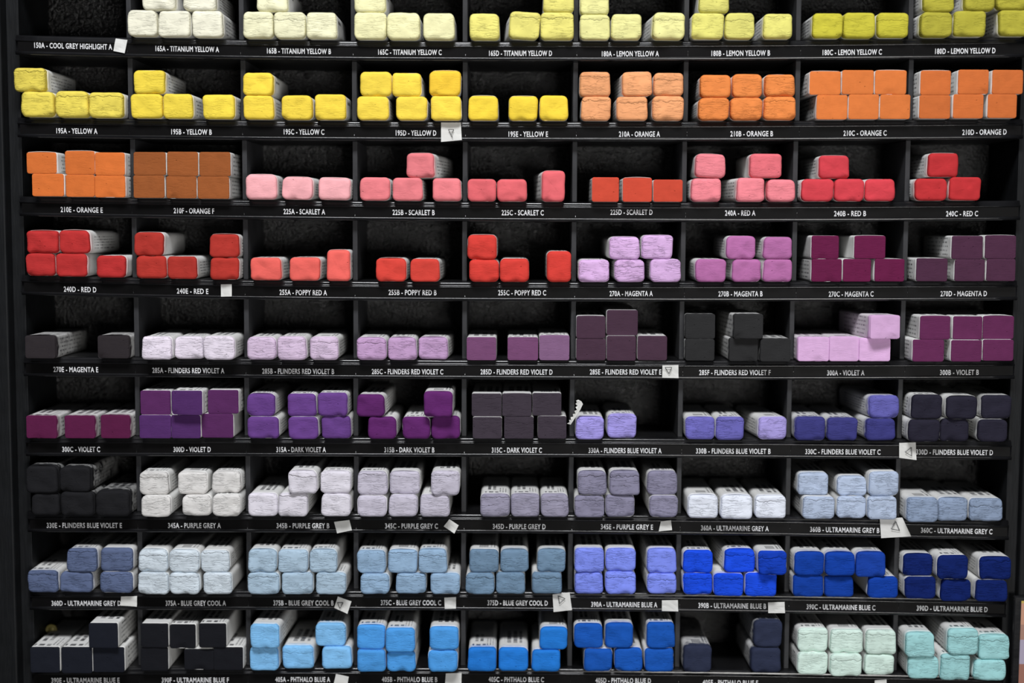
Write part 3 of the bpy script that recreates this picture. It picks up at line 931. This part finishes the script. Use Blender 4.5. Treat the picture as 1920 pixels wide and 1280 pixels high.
FAMILY = {0: 'pale yellow and lemon pastel sticks', 1: 'yellow and orange pastel sticks', 2: 'orange, pink and scarlet pastel sticks',
          3: 'red and magenta pastel sticks', 4: 'lilac and plum pastel sticks', 5: 'violet pastel sticks',
          6: 'purple grey and ultramarine grey pastel sticks', 7: 'blue grey and ultramarine pastel sticks', 8: 'blue, mint and aqua pastel sticks'}
SEED = 0
LOG = []
GAPX = 0.12
GRIMY = {(6, 0): 1.9, (4, 0): 1.5, (4, 6): 1.35, (8, 6): 1.4, (5, 0): 1.15, (5, 7): 1.15, (4, 7): 1.3}     # sleeves rubbed with powder all over
for (j, i), (tile, colour, style, crack, word, lower, upper) in C.items():
    ox, oy = TX[tile[1]], TILE[tile[0]]
    lx = (XL if i == 0 else DIVX[j][i - 1] + HALF) + 0.15
    rx = (XR if i == 8 else DIVX[j][i] - HALF) - 0.15
    code = NAMES[j][i].title().split(' - ') if NAMES[j][i] else None
    supports = []
    for level, sticks in ((0, lower), (1, upper)):
        rec = []
        for s in sticks:
            x0, y0, x1, y1 = [q / ZF for q in s[:4]]
            x0 += ox; x1 += ox; y0 += oy; y1 += oy
            dx = s[4] if len(s) > 4 else 0.0
            roll = s[5] if len(s) > 5 else 0.0
            own = s[6] if len(s) > 6 else colour
            Yf = -12.0
            Xa, _ = at(x0, (y0 + y1) / 2, Yf)
            Xb, _ = at(x1, (y0 + y1) / 2, Yf)
            if level == 0:
                base = max(floor_z(j, Xa), floor_z(j, Xb))
            else:
                tops = [t[2] for t in supports if t[0] < Xb - 0.6 and t[1] > Xa + 0.6]
                base = max(tops) if tops else floor_z(j, (Xa + Xb) / 2)
            if j >= 4:
                q = depth_for(y1 - 0.3, (x0 + x1) / 2, base)
                if q is not None:
                    Yf = max(-19.0, min(-6.0, q))
                    LOG.append((j, i, level, round(q, 1)))
            Xa, Za = at(x0, (y0 + y1) / 2, Yf)
            Xb, _ = at(x1, (y0 + y1) / 2, Yf)
            _, zt = at((x0 + x1) / 2, y0, Yf)
            _, zb = at((x0 + x1) / 2, y1, Yf)
            rec.append(dict(a=Xa, b=Xb, h=zt - zb, Y=Yf, base=base, dx=dx, roll=roll, own=own))
        # keep neighbours clear of the dividers and of one another
        rec.sort(key=lambda r_: r_['a'])
        free = (level == 1)
        for k, r_ in enumerate(rec):
            r_['w'] = r_['b'] - r_['a']
        tot = sum(r_['w'] + GAPX for r_ in rec)
        room = rx - lx
        if tot > room:
            for r_ in rec:
                c_ = (r_['a'] + r_['b']) / 2
                r_['w'] *= room / tot * 0.999
                r_['a'], r_['b'] = c_ - r_['w'] / 2, c_ + r_['w'] / 2
        lo = lx
        for r_ in rec:
            pad = 0.0
            if r_['a'] < lo:
                sft = lo - r_['a']
                if sft <= 0.9 and r_['w'] > 17:        # a trimmed edge rather than a shove
                    r_['a'] = lo
                else:
                    r_['a'] += sft; r_['b'] += sft
                r_['w'] = r_['b'] - r_['a']
            lo = r_['b'] + GAPX
        hi = rx
        for r_ in reversed(rec):
            if r_['b'] > hi:
                sft = r_['b'] - hi
                if sft <= 0.9 and r_['w'] > 17:
                    r_['b'] = hi
                else:
                    r_['a'] -= sft; r_['b'] -= sft
                r_['w'] = r_['b'] - r_['a']
            hi = r_['a'] - GAPX
        # sideways swing of the far end only as far as there is room
        n_ = len(rec)
        for k, r_ in enumerate(rec):
            roomR = (rec[k + 1]['a'] + min(0, rec[k + 1]['dx']) if k + 1 < n_ else rx) - r_['b']
            roomL = r_['a'] - (rec[k - 1]['b'] + max(0, rec[k - 1]['dx']) if k > 0 else lx)
            if level == 1:
                pass
            r_['dx'] = max(-max(0, roomL - 0.1), min(max(0, roomR - 0.1), r_['dx']))
        nn = len(rec)
        new_sup = []
        for k, r_ in enumerate(rec):
            SEED += 1
            rnd = random.Random(SEED)
            w, h_ = r_['w'], r_['h']
            length = min(BACK - 3 - r_['Y'], 62 + rnd.uniform(-1.5, 1.5))
            if j < 4:
                length = min(BACK - 3 + 12, 60 + rnd.uniform(-2, 2))
            cx = (r_['a'] + r_['b']) / 2
            root = empty('pastel_stick', (cx * MM, r_['Y'] * MM, (r_['base'] + 0.02) * MM))
            root.rotation_euler = (0, math.radians(r_['roll']), -math.atan2(r_['dx'], length))
            sharp = style == 's'
            gap = rnd.uniform(0.5, 1.0) if sharp else (rnd.uniform(3.0, 6.5) if crack > 0.2 and j < 3 else rnd.uniform(1.8, 3.6))
            jit = 1 + rnd.uniform(-.025, .025)
            own = tuple(max(0, min(255, q * jit)) for q in r_['own'])
            kind = rnd.choice([0, 0, 1, 2, 2]) if j >= 5 else rnd.choice([3, 3, 2] if j < 2 and i < 5 else [0, 1, 2])
            core, sl = pastel_stick(w, h_, length, sharp, SEED, own, crack, kind, gap, root, loose=(level == 1 or not upper))
            lift = h_ / 2 * math.cos(math.radians(r_['roll'])) + abs(math.sin(math.radians(r_['roll']))) * w / 2
            if (j, i) in GRIMY:
                sl.color[3] = GRIMY[(j, i)]
            core.location = (0, 0, h_ / 2 * MM)
            sl.location = (0, 0, h_ / 2 * MM)
            if r_['roll']:
                root.location.z += abs(math.sin(math.radians(r_['roll']))) * w / 2 * MM
            new_sup.append((r_['a'], r_['b'], r_['base'] + 0.02 + h_ + 2 * (lift - h_ / 2 if r_['roll'] else 0)))
            row = ('upper' if level else 'lower') if upper else ''
            side = PLACE[nn][k]
            pos = (row + ' ' + side).strip() or 'topmost'
            if nn == 1 and level:
                pos = 'lone upper'
            if w < h_ - 1:
                pos += ' upright'
            if code:
                where = 'in compartment %s %s' % (code[0].upper(), code[1])
            else:
                where = 'in the bottom shelf compartment, %s' % ('second from right end' if i == 7 else 'at the right end')
            tag(root, '%s pastel stick, %s, %s' % (word, pos, where), 'pastel stick', FAMILY[j])
        supports = new_sup

# ------------------------------------------------------------------ paper scraps stuck on the channels
def scrap(quad, pen, label, Y=-6.9):
    """a bit of white paper; quad = four pixels clockwise from the top left"""
    P = [at(x, y, Y) for x, y in quad]
    bx, bz = sum(q[0] for q in P) / 4, min(q[1] for q in P)
    N = 6
    v, f, fm = [], [], []
    sd = quad[0][0] * 0.13
    for layer in (0, 1):
        for a in range(N + 1):
            for b in range(N + 1):
                s, t = a / N, b / N
                X = (1 - t) * ((1 - s) * P[0][0] + s * P[1][0]) + t * ((1 - s) * P[3][0] + s * P[2][0])
                Z = (1 - t) * ((1 - s) * P[0][1] + s * P[1][1]) + t * ((1 - s) * P[3][1] + s * P[2][1])
                curl = -0.5 * abs(nse(s * 1.5 + sd, t * 1.5, 0)) - 0.6 * (s * t) ** 3
                v.append((X - bx, curl + layer * 0.12, Z - bz))
    M_ = (N + 1) ** 2
    for a in range(N):
        for b in range(N):
            q = [a * (N + 1) + b, a * (N + 1) + b + 1, (a + 1) * (N + 1) + b + 1, (a + 1) * (N + 1) + b]
            f.append(tuple(q))
            f.append(tuple(M_ + c_ for c_ in q[::-1]))
    for k in range(N):
        for A, B in ((k * (N + 1), (k + 1) * (N + 1)), (k * (N + 1) + N, (k + 1) * (N + 1) + N), (k, k + 1), (N * (N + 1) + k, N * (N + 1) + k + 1)):
            f.append((A, B, M_ + B, M_ + A))
    fm = [0] * len(f)
    for A, B in pen:
        a_, b_ = at(*A, Y - 1.3), at(*B, Y - 1.3)
        d_ = Vector((b_[0] - a_[0], b_[1] - a_[1]))
        nrm = Vector((-d_.y, d_.x)).normalized() * 0.17
        n0 = len(v)
        for yy in (-1.3, -1.2):
            v += [(a_[0] - bx + nrm.x, yy, a_[1] - bz + nrm.y), (a_[0] - bx - nrm.x, yy, a_[1] - bz - nrm.y),
                  (b_[0] - bx - nrm.x, yy, b_[1] - bz - nrm.y), (b_[0] - bx + nrm.x, yy, b_[1] - bz + nrm.y)]
        f += [(n0, n0 + 1, n0 + 2, n0 + 3), (n0 + 7, n0 + 6, n0 + 5, n0 + 4)]
        fm += [1, 1]
    o = mesh_object('paper_tag', v, f, [M_PAPER, M_PEN], None, fm)
    o.location = (bx * MM, Y * MM, bz * MM)
    tag(o, label, 'paper tag', 'white paper tags stuck to the label strips')
    return o


def tri(a, b, c_):
    return [(a, b), (b, c_), (c_, a)]


scrap([(217, 72), (239, 75), (234, 100), (212.5, 95.5)], [], 'blank white paper tag beside the label 150A Cool Grey Highlight A')
scrap([(827, 229.5), (864, 229.5), (866, 262.5), (827, 266)], [((841, 243), (851, 243)), ((841, 243), (848.7, 258)), ((851, 243), (846.5, 252))],
      'white paper tag with a small pen triangle beside the label 195D Yellow D')
scrap([(414, 533), (434.5, 532.5), (435, 555.5), (414.5, 556)], [], 'small blank white tag beside the label 240E Red E')
scrap([(1242, 684.5), (1272, 684), (1272, 708.5), (1241.5, 708)], tri((1247.4, 688.8), (1259.8, 688.8), (1254.5, 700.5)),
      'white tag with a pen triangle beside the label 285E Flinders Red Violet E')
scrap([(1686, 830), (1717, 829), (1718, 862), (1686, 858)], tri((1709.3, 838.6), (1697.6, 847.5), (1709.3, 854.6)),
      'white tag with a left-pointing pen triangle beside the label 330D Flinders Blue Violet D')
scrap([(626.5, 978), (655, 974.5), (660, 993.5), (632, 999.5)], [], 'blank curled white tag beside the label 345B Purple Grey B')
scrap([(842.5, 973), (860, 984.5), (852, 999.5), (832, 986.5)], [], 'blank white tag tilted like a diamond beside the label 345C Purple Grey C')
scrap([(1239, 977), (1258, 975), (1260, 993), (1235, 996)], [], 'blank greyish white tag beside the label 345E Purple Grey E')
scrap([(1649.5, 972), (1692, 970), (1708, 1005), (1652, 1008.5)], tri((1680, 977.5), (1671.4, 991.7), (1687, 994.5)),
      'large white paper tag with a pen triangle beside the label 360B Ultramarine Grey B')
scrap([(227, 1118), (257, 1117), (257, 1136.5), (226, 1135)], [], 'blank white tag beside the label 360D Ultramarine Grey D')
scrap([(633.5, 1118), (659, 1127), (651.5, 1150), (626.5, 1139)], tri((632.9, 1129.8), (643.5, 1129.8), (637.5, 1140.4)),
      'tilted white tag with a pen triangle beside the label 375B Blue Grey Cool B')
scrap([(833, 1120), (855, 1119), (855, 1140), (834, 1141)], [], 'blank white tag beside the label 375C Blue Grey Cool C')
scrap([(1036, 1114), (1068, 1110), (1072.5, 1143), (1038, 1147)], tri((1047.3, 1117.4), (1059.7, 1122), (1049, 1131.6)),
      'white tag with a pen triangle beside the label 375D Blue Grey Cool D')
scrap([(1241, 1125), (1271, 1124.5), (1271.5, 1145.5), (1241, 1145)], [], 'blank white tag beside the label 390A Ultramarine Blue A')
scrap([(1440, 1129), (1471, 1128), (1471.5, 1148.5), (1440.5, 1149)], [], 'blank white tag beside the label 390B Ultramarine Blue B')
scrap([(630, 1263), (654, 1268), (650, 1292), (624, 1288)], [], 'blank white tag at the bottom edge beside the label 405A Phthalo Blue A')
scrap([(836, 1262), (865.5, 1261), (865, 1290), (834, 1288)], [], 'blank white tag at the bottom edge beside the label 405B Phthalo Blue B')
scrap([(1640, 1275), (1662, 1273), (1663, 1292), (1640, 1292)], [], 'white tag at the bottom edge below the pale mint pastel sticks')

# torn serrated paper strip left of the periwinkle sticks
P = [(1084, 749), (1090, 752), (1093, 757), (1088, 768), (1080, 781), (1070, 796), (1063, 794), (1068, 791), (1067, 787), (1071, 787), (1070, 782),
     (1075, 781), (1074, 776), (1079, 775), (1077, 770), (1082, 768), (1079, 763), (1083, 761), (1079, 757), (1082, 754), (1080, 751)]
Yt = -14.5
Q = [at(x, y, Yt) for x, y in P]
bx, bz = sum(q[0] for q in Q) / len(Q), min(q[1] for q in Q)
v = [(a - bx, -0.4 * math.sin(k), b - bz) for k, (a, b) in enumerate(Q)] + [(a - bx, 0.15 - 0.4 * math.sin(k), b - bz) for k, (a, b) in enumerate(Q)]
n = len(Q)
f = [tuple(range(n)), tuple(range(n, 2 * n))[::-1]] + [(k, (k + 1) % n, n + (k + 1) % n, n + k) for k in range(n)]
o = mesh_object('torn_paper_strip', v, f, M_PAPER)
o.location = (bx * MM, Yt * MM, bz * MM)
tag(o, 'torn jagged white paper strip leaning left of the periwinkle sticks in 330A', 'paper strip')

# ------------------------------------------------------------------ small fittings
cx, cz = at(77.5, 1180, 22)
v, f = [], []
n = 28
prof = [(0.0, -0.6), (1.5, -0.6), (1.8, -0.2), (2.6, -0.2), (3.0, -0.9), (3.6, -0.9), (3.8, 0.0), (3.8, 1.0), (0.0, 1.0)]
for r_, y in prof:
    for a in range(n):
        t = 2 * math.pi * a / n
        v.append((r_ * math.cos(t), y, r_ * math.sin(t)))
for k in range(len(prof) - 1):
    for a in range(n):
        b = (a + 1) % n
        f.append((k * n + a, k * n + b, (k + 1) * n + b, (k + 1) * n + a))
Z0 = cz - FLOOR_Z
XB = XL + 3.82
v = [(x + XB, y + 22, z + Z0) for x, y, z in v]
disc = mesh_object('round_fitting', v, f, M_BRASS, rack, smooth=True)
disc['label'] = 'dull brass round fitting'

# colour chart in a black holder at the right edge
chart = empty('colour_chart')
chx, chz = at(1903, 1118, -9)
chart.location = ((chx + 20) * MM, -5 * MM, (chz - 120) * MM)
tag(chart, 'colour chart card with peach, lavender and brown bands in a black holder', 'colour chart')
v, f = box_geo(-20, 30, -3.2, 0, 0, 120, 0.8)
mesh_object('holder', v, f, M_HOLD, chart)
M_BANDS = [flat('band_' + n_, lin(c_), 0.6) for n_, c_ in (('cream', (190, 165, 80)), ('peach', (190, 140, 115)), ('tan', (160, 120, 105)), ('lavender', (165, 155, 175)), ('brown', (150, 100, 85)))]
v, f, fm = [], [], []
zt = 117.0
for k, hgt in enumerate((1.5, 14, 10, 16, 20, 14, 14, 14, 8)):
    n0 = len(v)
    bv, bf = box_geo(-15.5, 26, -3.5, -3.1, zt - hgt, zt)
    v += bv
    f += [tuple(n0 + q for q in g) for g in bf]
    fm += [min(k, 4) if k < 5 else k % 5] * 6
    zt -= hgt
mesh_object('card', v, f, M_BANDS, chart, fm)

# ------------------------------------------------------------------ the room
v, f = box_geo(-1500, 1500, BACK + 8.2, BACK + 60, FLOOR_Z, 1300)
w_ = mesh_object('wall_back', v, f, M_BACKWALL)
w_['kind'] = 'structure'
v, f = box_geo(-1500, 1500, -2500, BACK + 8.2, FLOOR_Z - 20, FLOOR_Z)
w_ = mesh_object('floor', v, f, M_FLOOR)
w_['kind'] = 'structure'
